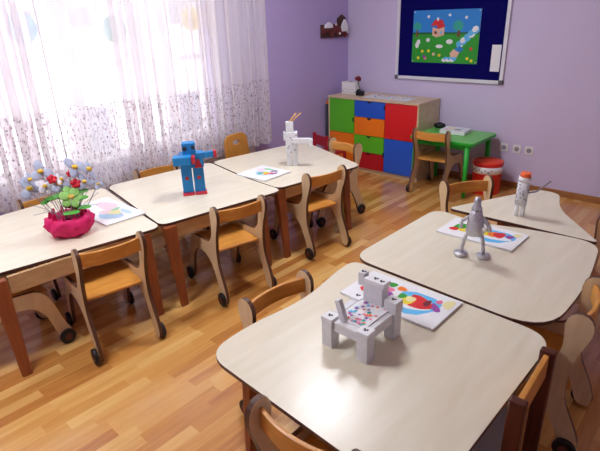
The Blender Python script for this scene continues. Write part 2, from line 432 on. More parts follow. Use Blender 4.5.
PROF = [(-.052, .012), (-.068, .03), (-.074, .07), (-.06, .12), (-.028, .19), (.004, .26), (.012, .33), (.008, .41), (-.006, .48), (-.028, .54), (-.044, .595), (-.038, .64), (-.008, .666), (.034, .658),
        (.056, .62), (.052, .565), (.048, .50), (.07, .435), (.11, .40), (.19, .39), (.29, .385), (.36, .375), (.405, .33), (.435, .24), (.463, .13), (.492, .075), (.492, .035), (.465, .012), (.435, .02),
        (.412, .065), (.396, .14), (.372, .225), (.325, .285), (.23, .305), (.145, .29), (.088, .245), (.05, .175), (.018, .11), (.004, .06), (-.012, .02)]
def make_chair(label):
    t = thing('wheeled_chair', label, 'chair')
    W = .17
    for s in (-1, 1):
        k = MB(); p = chaikin(PROF, 1)
        k.prism(p, -.01, .01, 0, 1, fn=lambda x, y, z: (z, x, y))
        k.build('side_panel', ['ply', 'plyedge'], t, loc=(s*W, 0, 0))
    k = MB()
    seat = fillet([(-W+.012, .05), (W-.012, .05), (W-.012, .42), (-W+.012, .42)], .03)
    k.prism(seat, .335, .35); k.build('seat', 'seat', t, bevel=.004)
    # curved backrest rail
    k = MB(); n = 14; sec = []
    for i in range(n+1):
        u = -1+2*i/n; x = u*(W-.0105); y = .010-.032*(1-u*u); sec.append((x, y))
    poly = [(x, y-.008) for x, y in sec]+[(x, y+.008) for x, y in reversed(sec)]
    bmv = k; k.prism(poly, .555, .632); k.build('backrest', 'seat', t, bevel=.004)
    k = MB(); k.box((0, .36, .30), (2*W-.022, .02, .045)); k.build('seat_rail', 'ply', t)
    for s in (-1, 1):
        for y in (-.03, .455):
            x0 = s*(W+.011); x1 = s*(W+.033)
            wl = MB(); wl.cyl((x0, 0, 0), (x1, 0, 0), .045, n=24); o = wl.build('wheel', 'rubber', t, loc=(0, y, .0455), bevel=.006)
            hb = MB(); hb.cyl((x1, 0, 0), (x1+s*.004, 0, 0), .02, n=16); hb.build('hub', 'hub', o)
    return t
c0 = make_chair('birch chair facing the table with the flower pot, seat toward us')
G = 'wheeled birch chairs around the tables'
c0['group'] = G
used = False
def chair(rx, ry, ang, label):
    """rx, ry: middle of rear feet; ang: direction the sitter faces (deg, 0 = +x)"""
    global used
    rz = math.radians(ang)-PI/2
    if not used:
        used = True; c0.location = (rx, ry, 0); c0.rotation_euler.z = rz; c0['label'] = label; return c0
    return dup(c0, (rx, ry, 0), rz, label)
chair(-2.345, 1.065, 171, 'birch wheeled chair pushed in at the table with the flower pot')
chair(-2.26, 1.885, 168, 'birch wheeled chair pushed in at the blue robot table, rear towards camera')
chair(-2.27, 2.74, 169, 'birch wheeled chair at near side of the white box robot table')
chair(-2.72, 3.57, 260, 'birch wheeled chair at the far end of the window row, facing camera side')
chair(-2.86, .415, 88, 'birch wheeled chair half out of frame at left end of window row')
for x, y, lb in ((-3.64, 1.26, 'wheeled chair between curtain and table, behind the pink flower pot'), (-3.65, 2.17, 'wheeled chair between curtain and blue robot table, only back rail showing')):
    c = chair(x, y, -6, lb); c.scale = (1, 1, .9)
c = chair(-1.39, 1.33, -4, 'wheeled chair on aisle side of the paper dog table, rail over floor'); c.scale = (1, 1, .95)
chair(-.735, .765, 93, 'wheeled chair at bottom edge of picture under the nearest table')
chair(-.315, 2.01, 185, 'chair with large pale side panels right of the foil robot table')
chair(-.37, 2.88, 220, 'chair at right picture edge beside the triangular table tip')
chair(-1.36, 3.14, -32, 'wheeled chair facing the slanted edge of the triangular table')
chair(-2.31, 4.40, 93, 'wheeled chair pushed under the green desk')
# dark framed chair with straight rail
t = thing('dark_framed_chair', 'dark red-brown framed chair with straight honey rail, right of paper dog table', 'chair', (-.328, 1.41, 0), PI/2+.04)
for sx in (-1, 1):
    k = MB(); k.box((0, 0, .325), (.032, .05, .65), bev=.006); k.build('back_post', 'darkleg', t, loc=(sx*.15, 0, 0))
    k = MB(); k.box((0, 0, .165), (.032, .04, .33), bev=.005); k.build('front_leg', 'darkleg', t, loc=(sx*.15, .33, 0))
MB().box((0, .0, .595), (.266, .018, .09), bev=.003).build('backrest', 'seat', t)
MB().prism(fillet([(-.16, .03), (.16, .03), (.16, .36), (-.16, .36)], .03), .3305, .345).build('seat', 'greyseat', t, bevel=.004)
MB().box((0, .33, .29), (.266, .018, .045)).build('seat_rail', 'darkleg', t)

# solid-back chair by the window
t = thing('solid_back_chair', 'tan chair with one-piece back and handle hole, in front of the curtain', 'chair', (-3.60, 3.06, 0), -PI/2+.12)
def solid_back():
    cu = bpy.data.curves.new('b', 'CURVE'); cu.dimensions = '2D'; cu.fill_mode = 'BOTH'; cu.extrude = .008; cu.bevel_depth = .003
    for pts in (fillet([(-.165, .30), (.165, .30), (.15, .70), (-.15, .70)], [.02, .02, .09, .09]), fillet([(-.05, .60), (.05, .60), (.05, .645), (-.05, .645)], .02)):
        sp = cu.splines.new('POLY'); sp.points.add(len(pts)-1); sp.use_cyclic_u = True
        for p, (x, y) in zip(sp.points, pts): p.co = (x, y, 0, 1)
    o = bpy.data.objects.new('tmp', cu); COL.objects.link(o)
    me = bpy.data.meshes.new_from_object(o.evaluated_get(bpy.context.evaluated_depsgraph_get()))
    bpy.data.objects.remove(o); me.materials.clear(); me.materials.append(M['solid'])
    for v in me.vertices: v.co = Vector((v.co.x, v.co.z+(v.co.y-.3)*-.10, v.co.y))
    return me
bpy.context.view_layer.update()
o = bpy.data.objects.new('backrest', solid_back()); COL.objects.link(o); o.parent = t
MB().prism(fillet([(-.165, .012), (.165, .012), (.17, .34), (-.17, .34)], .03), .318, .334).build('seat', 'solid', t, bevel=.004)
for sx in (-1, 1):
    for y in (.04, .30): MB().cyl((sx*.15, y-.0, 0), (sx*.14, y, .317), .014, .017).build('leg', 'solid', t)

# red child chair near the cabinet
t = thing('red_chair', 'small red wooden chair squeezed between window wall and colourful cabinet', 'chair', (-3.60, 4.27, 0), -.30)
for sx in (-1, 1):
    k = MB(); k.box((0, 0, .24), (.03, .035, .48), bev=.005); k.build('back_post', 'rchair', t, loc=(sx*.13, 0, 0))
    k = MB(); k.box((0, 0, .13), (.03, .03, .26), bev=.004); k.build('leg', 'rchair', t, loc=(sx*.13, .24, 0))
MB().box((0, 0, .41), (.229, .016, .11), bev=.004).build('backrest', 'rchair', t)
MB().box((0, .135, .272), (.28, .24, .02), bev=.004).build('seat', 'rchair', t)

# ------------------------------------------------------------------ cabinet
CX0, CX1, CY0, CY1 = -3.80, -2.60, 4.66, 5.10
cb = thing('storage_cabinet', 'low maple cabinet with multicoloured doors and drawers against back wall', 'cabinet', ((CX0+CX1)/2, CY0, 0))
ox = (CX0+CX1)/2
def cbx(x0, x1, y0, y1, z0, z1, name, m, parent=cb, bev=.0025):
    return MB().box(((x0+x1)/2-ox, (y0+y1)/2-CY0, (z0+z1)/2), (x1-x0, y1-y0, z1-z0)).build(name, m, parent, bevel=bev)
q = MB()
for x0, x1, y0, y1, z0, z1 in ((CX0, CX0+.018, CY0+.0, CY1, .05, .825), (CX1-.018, CX1, CY0, CY1, .05, .825), (CX0+.018, CX1-.018, CY0+.02, CY1-.01, .05, .066), (CX0+.018, CX1-.018, CY1-.01, CY1, .05, .825),
                             (-3.43, -3.412, CY0+.02, CY1-.01, .066, .825), (-3.02, -3.002, CY0+.02, CY1-.01, .066, .825)):
    q.box(((x0+x1)/2-ox, (y0+y1)/2-CY0, (z0+z1)/2), (x1-x0, y1-y0, z1-z0))
q.build('body', 'cab', cb)
cbx(CX0, CX1, CY0+.03, CY1, 0, .05, 'plinth', 'cab'); cbx(CX0-.005, CX1+.005, CY0-.012, CY1, .826, .846, 'cabinet_top', 'cab')
FY0, FY1 = CY0-.002, CY0+.017
g = .003
def front(x0, x1, z0, z1, name, m, grip):
    d = cbx(x0+g, x1-g, FY0, FY1, z0+g, z1-g, name, m)
    gx, gz, kind = grip
    p = MB()
    pts = [(math.cos(a)*.028, math.sin(a)*.02) for a in [PI+PI*i/10 for i in range(11)]] if kind == 'top' else \
          [(math.sin(a)*.018, math.cos(a)*.028) for a in [PI+PI*i/10 for i in range(11)]]
    p.prism(pts, 0, .006, fn=lambda x, y, z: (gx-ox+x, FY0-CY0-.0015-z+.002, gz+y)); p.build('finger_grip', 'black', d)
zc = .437; xm0, xm1 = -3.421, -3.011; L0 = CX0+.016; R1_ = CX1-.016
front(L0, xm0, zc, .824, 'door', 'green', (xm0-.006, .60, 'side'))
front(L0, xm0, .05, zc, 'door', 'orange', (xm0-.006, .25, 'side'))
zz = [.05, .242, .437, .64, .824]
for i, m in enumerate(('crimson', 'green', 'orange', 'blue')):
    front(xm0, xm1, zz[i], zz[i+1], 'drawer', m, ((xm0+xm1)/2, zz[i+1]-.004, 'top'))
front(xm1, R1_, .437, .824, 'door', 'red', (xm1+.004, .77, 'side'))
front(xm1, R1_, .05, .437, 'door', 'blue', (xm1+.004, .25, 'side'))
# boards leaning beside the cabinet
tag(MB().box((0, 0, .37), (.014, .26, .74)).build('display_board', 'slate', loc=(-3.838, 4.78, 0), bevel=.002), 'slate grey board edge between cabinet and window wall', 'board')
tag(MB().box((0, 0, .02), (.02, .05, .04), bev=.004).build('toy_block', 'orange', loc=(-3.838, 4.70, .74)), 'small orange toy block on top of the slate board', 'toy')

# on cabinet
t = thing('tissue_box', 'white box with printed dots on left end of the cabinet', 'box', (-3.65, 4.90, .846), .05)
MB().box((0, 0, .07), (.19, .11, .14), bev=.004).build('carton', 'white', t)
q = MB()
for i in range(12): 
    q.box((-.08+.015*i, -.0557, .02+random.random()*.07), (.006, .001, .008))
q.cyl((.0, 0, .1395), (.0, 0, .1415), .02, n=12)
q.build('printed_marks', 'darkred', t)
t = thing('artificial_rose', 'dark red rose on stem leaning behind the white box', 'flower', (-3.535, 4.90, .846))
MB().tube([(0, 0, .001), (.01, 0, .07), (-.015, 0, .15)], .004).build('stem', 'darkgreen', t)
q = MB()
for i in range(7): a = i*2.4; q.ball((-.015+.018*math.cos(a), .018*math.sin(a), .165+.004*i), (.022, .022, .018))
q.build('bloom', 'darkred', t)
t = thing('black_gadget', 'small black camera-like gadget beside the white box on cabinet', 'gadget', (-3.46, 4.82, .846), .1)
MB().box((0, 0, .028), (.095, .05, .056), bev=.008).build('body', 'black', t)
MB().cyl((.01, -.05, .03), (.01, -.026, .03), .024, n=18).build('lens', 'black', t)
MB().box((-.015, 0, .064), (.035, .035, .015), bev=.003).build('viewfinder', 'black', t)
sheet_xs = (-3.28, -3.08, -2.88)
for i, (x, a, lb) in enumerate(zip(sheet_xs, (.06, -.05, .04), ('drawing sheet on cabinet top beside the black gadget', 'drawing sheet in the middle of cabinet top', 'drawing sheet at right end of cabinet top'))):
    q = MB(); q.box((0, 0, .002), (.175, .24, .003))
    rr = random.Random(i)
    for k in range(16):
        cx, cy = rr.uniform(-.065, .065), rr.uniform(-.1, .1); R = rr.uniform(.007, .02)
        q.flat([(cx+R*math.cos(j*PI/4), cy+R*math.sin(j*PI/4), .0042) for j in range(8)], 1+k % 3)
    tag(q.build('drawing_sheet', ['paper', 'greypaint', 'palepink', 'paleblue'], loc=(x, 4.84, .847), rotz=a), lb, 'drawing', 'drawing sheets along the cabinet top')

# ------------------------------------------------------------------ green desk
gd = thing('green_desk', 'small bright green desk between cabinet and red bin', 'desk', (-2.262, 4.765, 0), .0)
q = MB(); q.prism(fillet([(-.33, -.29), (.345, -.29), (.345, .29), (-.33, .29)], [.04]*4), .525, .555, 0, 1); q.build('desktop', ['gtop', 'dgreen'], gd, bevel=.005)
q = MB()
for c_, d in (((0, -.235, .50), (.52, .018, .05)), ((0, .235, .50), (.52, .018, .05)), ((-.26, 0, .50), (.018, .42, .05)), ((.26, 0, .50), (.018, .42, .05))): q.box(c_, d)
q.build('apron', 'dgreen', gd)
for sx in (-1, 1):
    for sy in (-1, 1):
        q = MB(); q.cyl((sx*.012, sy*.01, .0), (0, 0, .523), .018, .027, n=14); q.build('leg', 'dgreen', gd, loc=(sx*.275, sy*.245, 0))
t = thing('picture_book', 'thick white picture book lying on the green desk', 'book', (-2.27, 4.84, .555), .1)
MB().box((0, 0, .019), (.26, .20, .034), bev=.002).build('pages', 'paper', t)
q = MB(); q.box((0, 0, .038), (.265, .205, .003))
for i, (cx, cy, R) in enumerate(((-.05, .02, .035), (.03, -.02, .04), (.06, .04, .025), (-.07, -.05, .02))):
    q.flat([(cx+R*math.cos(j*PI/6), cy+R*math.sin(j*PI/6)*.8, .0400) for j in range(12)], 1+i % 4)
q.build('cover', ['paper', 'paleyellow', 'greypaint', 'paleblue', 'amber'], t)
t = thing('computer_mouse', 'small black rounded gadget at back left corner of green desk', 'gadget', (-2.515, 4.97, .555), .3)
MB().ball((0, 0, .03), (.065, .045, .03), n=16).build('body', 'black', t)
MB().box((0, 0, .061), (.02, .012, .006)).build('button', 'slate', t)

# bin
t = thing('waste_bin', 'red round bin with white printed band beside the green desk', 'bin', (-1.89, 4.83, 0))
q = MB(); q.lathe([(.13, .0), (.134, .005), (.143, .30), (.15, .305), (.15, .318), (.139, .318), (.118, .02), (.02, .02)], n=36); q.build('bucket', 'binred', t)
q = MB(); q.lathe([(.1408, .215), (.1455, .285), (.1425, .285), (.1378, .215)], n=36)
q.build('label_band', 'white', t)
q = MB()
for i in range(9):
    a = math.radians(-100+(-4+i)*12); R = .1455
    q.ball((R*math.cos(a), R*math.sin(a), .25+.008*(-1)**i), (.006, .006, .007), n=8)
q.build('printed_marks', 'slate', t)
q = MB(); q.lathe([(.02, .31), (.08, .318), (.12, .322), (.139, .3185), (.146, .3195), (.146, .324), (.12, .33), (.05, .333), (.001, .334)], n=36); q.build('lid', 'binorange', t)

# sockets
for i, (x, lb) in enumerate(((-1.86, 'white wall socket closest to the red bin'), (-1.73, 'middle of the three white wall sockets'), (-1.61, 'rightmost of the three white wall sockets'))):
    t = thing('wall_socket', lb, 'socket', (x, YB, .405), group='row of wall sockets')
    MB().box((0, -.006, 0), (.082, .012, .082), bev=.004).build('plate', 'white', t)
    MB().cyl((0, -.0135, 0), (0, -.0121, 0), .024, n=20, capmi=0).build('socket_face', 'greypaint', t)
    q = MB()
    for s in (-1, 1): q.cyl((s*.009, -.0145, 0), (s*.009, -.0136, 0), .0035, n=8)
    q.build('pin_hole', 'black', t)

# ------------------------------------------------------------------ pin board
bx0, bx1, bz0, bz1 = -3.18, -1.95, 1.025, 1.96
pb = thing('pin_board', 'large navy felt pin board with white frame on back wall', 'pin board', ((bx0+bx1)/2, YB, bz0))
bw = bx1-bx0; bh = bz1-bz0
MB().box((0, -.012, bh/2), (bw-.02, .02, bh-.02)).build('felt_panel', 'navy', pb)
q = MB()
for s in (-1, 1): q.box((s*(bw/2-.0175), -.016, bh/2), (.035, .03, bh-.02))
q.box((0, -.016, .0175), (bw-.03, .030, .035)); q.box((0, -.016, bh-.0175), (bw-.03, .030, .035))
q.build('frame', 'alu', pb, bevel=.003)
for sx in (-1, 1):
    for z in (.019, bh-.019): MB().box((sx*(bw/2-.019), -.0185, z), (.042, .036, .042), bev=.005).build('corner_cap', 'frame_corner', pb)
pz = 1.208
ps = thing('poster', 'childrens poster of a red roofed house on green grass', 'poster', (-2.605, YB-.0245, pz))
PW, PH = .745, .52
q = MB(); q.box((0, 0, PH/2), (PW, .003, PH), mi=0)
lay = [0]
def P(pts, mi):
    lay[0] += .00012
    q.flat([(x*PW-PW/2, -.0017-lay[0], z*PH) for x, z in pts], mi)
def E_(cx, cz, rx, rz, mi, n=14, rot=0):
    P([(cx+rx*math.cos(a)*math.cos(rot)-rz*math.sin(a)*math.sin(rot)*.7, cz+rx*math.cos(a)*math.sin(rot)*1.4+rz*math.sin(a)*math.cos(rot)) for a in [2*PI*k/n for k in range(n)]], mi)
P([(0, .58), (1, .58), (1, 1), (0, 1)], 1)
P([(0, 0), (1, 0), (1, .57), (.8, .58), (.6, .575), (.35, .58), (0, .58)], 2)
P([(0, .545), (1, .545), (1, .585), (0, .585)], 3)
E_(.07, .70, .065, .08, 4); P([(.05, .50), (.09, .50), (.085, .63), (.06, .63)], 8)
E_(.69, .70, .075, .10, 4); P([(.68, .5), (.73, .5), (.72, .62), (.69, .62)], 8)
P([(.31, .53), (.31, .68), (.39, .65), (.49, .68), (.49, .53), (.37, .49)], 6); P([(.28, .70), (.34, .82), (.45, .82), (.50, .69), (.40, .645), (.36, .72)], 5); P([(.34, .56), (.38, .55), (.38, .60), (.34, .61)], 8); P([(.42, .56), (.46, .57), (.46, .61), (.42, .60)], 10); P([(.37, .80), (.40, .80), (.40, .86), (.37, .86)], 7)
for cx, cz, rx, rz in ((.08, .34, .03, .06), (.10, .40, .03, .05), (.25, .44, .03, .04), (.43, .32, .055, .035), (.58, .41, .05, .045), (.24, .88, .02, .03), (.56, .90, .02, .025), (.80, .85, .02, .03)): E_(cx, cz, rx, rz, 7)
for cx, cz, m in ((.17, .22, 9), (.11, .09, 9), (.27, .23, 9), (.35, .17, 6), (.44, .15, 9), (.22, .09, 12), (.20, .12, 11), (.86, .10, 9), (.92, .06, 9), (.9, .28, 5)): E_(cx, cz, .022, .03, m)
for k in range(10):
    a = k/9; E_(.72+.24*a+.02*(-1)**k, .34+.30*a, .05, .055, 10 if k % 3 else 7, n=7, rot=.6)
P([(.66, .27), (.74, .34), (.80, .27), (.72, .18)], 1); P([(.60, .19), (.65, .27), (.74, .21), (.70, .10), (.62, .10)], 6)
for k in range(6): E_(.52+.03*k, .06+.03*(k % 2), .04, .035, 10 if k % 2 else 7, n=8)
q.build('printed_sheet', ['paper', 'sky', 'grass', 'darkgreen', 'teal', 'red', 'peach', 'paper', 'brown', 'yellow', 'lightblue', 'purple', 'pink'], ps)
q = MB()
for sx in (-1, 1):
    for z in (.015, PH-.015): q.ball((sx*(PW/2-.015), -.0035, z), (.006, .003, .006), n=8)
q.build('pin', 'white', ps)
tag(MB().box((0, 0, 0), (.092, .002, .25)).build('notice_sheet', 'paper', loc=(-2.045, YB-.0245, 1.27)), 'blank white notice sheet pinned near right frame of navy board', 'paper')

# wall plaque on window wall near the corner
t = thing('wall_ornament', 'dark brown carved ornament with white bits hanging near the room corner', 'ornament', (XL, 4.84, 1.455))
q = MB()
rr = random.Random(5)
q.box((.012, 0, .09), (.02, .46, .14), bev=.004); q.build('backing', 'bark', t)
q = MB()
for k in range(18): q.ball((.035, -.215+.0253*k, .05+rr.random()*.08), (.022, .026, .04), n=8)
q.build('branches', 'maroon', t)
for y, z, w_, h_ in ((-.15, .145, .12, .06), (.14, .10, .09, .13)):
    k = MB(); k.prism([(-w_/2, 0), (w_/2, 0), (w_/2, h_*.5), (0, h_), (-w_/2, h_*.5)], 0, .03, fn=lambda a, b, c: (.045+c, y+a, z-.02+b)); k.build('little_house', 'paper', t)
for y, z in ((-.02, .16), (.20, .07), (.05, .06)): MB().ball((.062, y, z), .014).build('bead', 'white', t)
k = MB(); k.prism([(.07, .14), (.22, .14), (.22, .22), (.145, .26), (.07, .22)], 0, .022, fn=lambda a, b, c: (.003+c, a, b)); k.build('gable', 'bark', t)

# ------------------------------------------------------------------ on the tables
def booklet(label, x, y, w_, d_, rot, blobs, z=.56, th=.010):
    t = thing('activity_booklet', label, 'booklet', (x, y, z), rot, group='open activity booklets on the tables')
    mats = ['paper']; 
    for b in blobs:
        if b[4] not in mats: mats.append(b[4])
    MB().box((0, 0, th/2), (w_, d_, th-.001)).build('pages', 'paper', t)
    q = MB(); q.box((0, 0, th+.0005), (w_+.003, d_+.003, .0012)); h = th+.0013
    for i, b in enumerate(blobs):
        cx, cy, rx, ry, m = b[:5]; a0 = b[5] if len(b) > 5 else 0; n = 12; h += .00008
        pts = []
        for k in range(n):
            a = 2*PI*k/n; wob = 1+.12*math.sin(3*a+i)
            u, v = rx*math.cos(a)*wob, ry*math.sin(a)*wob
            pts.append(((cx+u*math.cos(a0)-v*math.sin(a0))*w_/2, (cy+u*math.sin(a0)+v*math.cos(a0))*d_/2, h))
        q.flat(pts, mats.index(m))
    q.build('painted_page', mats, t)
    return t
cat = [(.36, 0, .42, .72, 'lightblue'), (.30, -.12, .34, .36, 'paper'), (.40, .1, .24, .4, 'red', .3), (.33, -.03, .2, .3, 'red', .3), (.52, .2, .06, .22, 'darkred'), (.14, -.02, .18, .28, 'yellow'), (.20, .1, .1, .18, 'paleyellow'), (.02, .1, .08, .18, 'grass'),
       (.0, -.2, .07, .12, 'yellow'), (.72, .1, .08, .24, 'purple', .4), (.68, .5, .06, .14, 'pink'), (.86, .55, .1, .3, 'paleyellow'), (-.35, .55, .1, .16, 'grass'), (-.3, .2, .1, .15, 'pink'),
       (-.12, .5, .1, .14, 'orange'), (-.22, -.1, .1, .16, 'purple'), (-.5, -.1, .12, .2, 'teal'), (-.62, .4, .1, .16, 'yellow'), (-.7, -.3, .1, .16, 'red'), (-.45, -.5, .1, .12, 'lightblue')]
booklet('open booklet with red and yellow cartoon on blue, beside the paper dog', -.965, 1.66, .45, .255, .0, cat)
cat2 = [(.34, 0, .5, .7, 'lightblue'), (.34, -.1, .42, .3, 'paper'), (.02, .1, .1, .25, 'grass'), (.14, .1, .12, .28, 'yellow'), (.27, .12, .12, .3, 'orange'), (.42, .2, .15, .32, 'red'), (.68, .25, .1, .2, 'purple'), (.8, .6, .1, .2, 'paleyellow'),
        (-.5, .1, .3, .4, 'grass'), (-.4, -.2, .2, .2, 'yellow'), (-.7, -.3, .12, .2, 'red')]
booklet('open booklet with rainbow fruit picture behind the foil robot', -.98, 2.53, .42, .245, .0, cat2)
cat3 = [(.1, -.1, .55, .4, 'paleblue'), (.15, .0, .2, .2, 'yellow'), (.42, .1, .15, .15, 'red'), (.3, -.1, .1, .2, 'orange'), (-.05, -.2, .12, .2, 'teal'), (-.4, .3, .25, .25, 'palepink'), (-.2, .6, .3, .15, 'palegreen'), (.3, .5, .2, .2, 'greypaint'), (.6, .2, .1, .2, 'purple')]
booklet('pale open booklet lying in front of the white box robot', -2.81, 2.625, .31, .30, .05, cat3)
cat4 = [(.4, -.2, .4, .5, 'paleblue'), (.3, .1, .2, .3, 'paleyellow'), (.1, .3, .1, .3, 'palegreen'), (.1, -.2, .15, .3, 'palepink'), (-.3, .3, .4, .4, 'palepink'), (.5, .5, .25, .15, 'paleblue')]
booklet('pale open booklet lying beside the pink flower pot', -3.03, 1.405, .50, .27, .0, cat4)

def stand(name, label, cat, x, y, z=.56):
    v = Vector((x, y)).normalized()          # local +y faces away from the room's entrance corner
    return thing(name, label, cat, (x, y, z), math.atan2(-v.x, v.y))

# blue robot
t = stand('blue_robot', 'blue cardboard box robot with red patches and outstretched arm', 'robot', -2.875, 2.0)
for sx in (-1, 1):
    MB().box((sx*.041, 0, .105), (.074, .062, .18), bev=.003).build('leg', 'robot', t)
    MB().box((sx*.044+.002, -.012, .0075), (.08, .095, .015), bev=.003).build('foot', 'rred', t)
    MB().cyl((sx*.042, -.0325, .12), (sx*.042, -.0302, .12), .014, n=6).build('knee_patch', 'rred', t)
MB().box((.003, 0, .2325), (.16, .085, .075), bev=.003).build('waist', 'robot', t)
MB().box((.003, 0, .2825), (.165, .09, .027), bev=.003).build('torso', 'robot', t)
MB().box((-.008, -.005, .3325), (.09, .085, .073), bev=.003).build('head', 'robot', t)
k = MB(); k.cyl((-.035, -.0505, .335), (-.035, -.0476, .335), .016, n=14).cyl((.02, -.0505, .34), (.02, -.0476, .34), .013, n=14); k.build('eye', 'ink', t)
k = MB(); k.box((.12, -.02, .277), (.07, .04, .04), rot=.1, bev=.003); k.build('arm', 'robot', t)
MB().box((.166, -.014, .277), (.022, .044, .046), rot=.1, bev=.003).build('hand', 'rred', t)
MB().box((-.058, -.09, .268), (.12, .09, .055), rot=-.1, bev=.003).build('arm', 'robot', t)
MB().box((.014, -.096, .268), (.022, .07, .05), rot=-.1, bev=.003).build('hand', 'rred', t)
k = MB()
for a in range(5):
    k.box((.045, -.0465, .22+.012*a-.02), (.05-.008*a, .004, .011))
k.build('chest_patch', 'rred', t)

# white box robot with sticks
t = stand('white_box_robot', 'white inked paper box robot with two sticks in its head', 'robot', -2.80, 2.95)
for sx in (-1, 1): MB().box((sx*.024, 0, .05), (.04, .05, .10), bev=.002).build('leg', 'scribble', t)
MB().box((.0, 0, .1905), (.098, .08, .18), bev=.003).build('torso', 'scribble', t)
MB().box((-.012, 0, .322), (.062, .06, .082), bev=.003).build('head', 'scribble', t)
MB().box((.085, -.052, .215), (.15, .04, .04), rot=-.1, bev=.003).build('arm', 'scribble', t)
MB().box((.155, -.06, .20), (.03, .045, .055), bev=.003).build('hand', 'paper', t)
MB().box((-.0575, 0, .25), (.015, .05, .07), bev=.003).build('shoulder', 'scribble', t)
for dx in (0, .03): MB().cyl((-.015+dx*.6, 0, .36), (.045+dx*1.3, 0, .43), .005, n=8).build('stick', 'pencil', t)
k = MB()
for i in range(9): k.box((random.uniform(-.04, .04), -.0408, .12+.017*i), (.012, .001, .006))
k.build('ink_marks', 'ink', t)

# foil robot
t = stand('foil_robot', 'silver foil robot with cone body on thin legs', 'robot', -.905, 2.24)
k = MB(); k.lathe([(.040, .125), (.046, .135), (.043, .16), (.035, .21), (.028, .245), (.026, .248)], n=28, wob=lambda a, j: .05*math.sin(5*a+j)); k.cyl((0, 0, .24), (0, 0, .25), .026)
k.build('body', 'foil', t)
MB().lathe([(.022, .2505), (.024, .262), (.019, .275), (.016, .292), (.017, .30), (.012, .315), (.002, .318)], n=18, wob=lambda a, j: .08*math.sin(4*a+2*j)).build('head', 'foil', t)
for sx in (-1, 1):
    MB().tube([(sx*.035, 0, .124), (sx*.047, -.006, .08), (sx*.052, 0, .022)], .009, mi=0).build('leg', 'foil', t)
    k = MB(); k.lathe([(.030, .0), (.034, .008), (.033, .02), (.02, .022), (.001, .022)], n=20, c=(sx*.054, 0, 0)); k.build('foot', 'foil', t)
MB().tube([(-.03, 0, .215), (-.065, -.01, .19), (-.062, -.02, .155)], .009).build('arm', 'foil', t)
MB().tube([(.03, 0, .215), (.062, -.01, .18), (.07, -.02, .15)], .011).build('arm', 'foil', t)
MB().ball((.045, -.052, .175), .012).build('button', 'white', t)

# tube figure with orange cap
t = stand('tube_figure', 'white paper tube figure with orange cap and stick arm', 'figure', -.925, 2.93)
for sx in (-1, 1): MB().cyl((sx*.017, 0, 0), (sx*.017, 0, .075), .0125, .0125, n=14).build('leg', 'paper', t)
MB().cyl((0, 0, .0755), (.003, 0, .215), .034, .033, n=28).build('body', 'scribble', t)
MB().cyl((.003, 0, .2155), (.006, 0, .245), .034, .034, n=28).build('head', 'white', t)
MB().cyl((.006, 0, .2455), (.008, 0, .270), .030, .028, n=28).build('cap', 'amber', t)
k = MB(); k.tube([(.036, 0, .15), (.075, -.01, .165), (.14, -.01, .235)], .005); k.build('arm', 'greypaint', t)
k = MB()
for i in range(16):
    a = -PI/2+random.uniform(-1.2, 1.2); k.box((.0345*math.cos(a), .0345*math.sin(a), .09+.115*random.random()), (.008, .003, .006), rot=a+PI/2)
k.build('ink_marks', 'greypaint', t)

# paper dog on nearest table (footprint aligned to the table)
t = thing('paper_box_dog', 'four legged animal built of white paper boxes with coloured confetti back', 'craft animal', (-.915, 1.315, .56))
def bx(n, c_, d, m='scribble', rot=None, mi=0, bev=.002): return MB().box(c_, d, rot=rot, bev=bev).build(n, m, t)
for x, y in ((-.08, -.095), (.075, -.09), (.07, .095), (-.085, .085)): bx('leg', (x, y, .055), (.046, .046, .11))
for x, y in ((-.08, -.095), (.075, -.09), (-.085, .085)): bx('corner_cap', (x, y, .118), (.05, .05, .014), 'paper')
k = MB(); k.box((0, 0, .1175), (.125, .165, .005)); k.build('back', 'paper', t)
bx('side_beam', (0, -.095, .095), (.105, .03, .04)); bx('side_beam', (.07, 0, .095), (.03, .135, .04)); bx('side_beam', (-.085, 0, .095), (.03, .13, .04))
k = MB(); rr = random.Random(9); h = .1206
for i in range(46):
    cx, cy = rr.uniform(-.05, .05), rr.uniform(-.07, .07); R = rr.uniform(.007, .013); h += .00005
    k.flat([(cx+R*(1 if j % 2 else .5)*math.cos(j*PI/5), cy+R*(1 if j % 2 else .5)*math.sin(j*PI/5), h) for j in range(10)], i % 5)
k.build('confetti', ['purple', 'teal', 'lightblue', 'pink', 'amber'], t)
from mathutils import Euler
bx('tail', (-.04, -.08, .155), (.022, .022, .085), rot=Euler((0, -.35, 0)))
bx('shoulder', (.07, .095, .1355), (.052, .05, .05))
bx('neck', (-.01, .095, .155), (.085, .045, .09)); bx('head', (-.005, .095, .2105), (.09, .048, .02), 'paper')
bx('ear', (-.068, .095, .205), (.03, .03, .055)); 
for cx, cy, cz in ((-.08, -.095, .1255), (.075, -.09, .1255), (-.085, .085, .1255), (-.068, .095, .2330), (-.01, .095, .2210), (.02, .09, .2210), (.07, .095, .161)):
    k = MB()
    for j in range(3): k.box((cx-.006+.0055*j, cy+.003*(-1)**j, cz), (.0075, .009, .0008))
    k.build('ink_mark', 'ink', t)

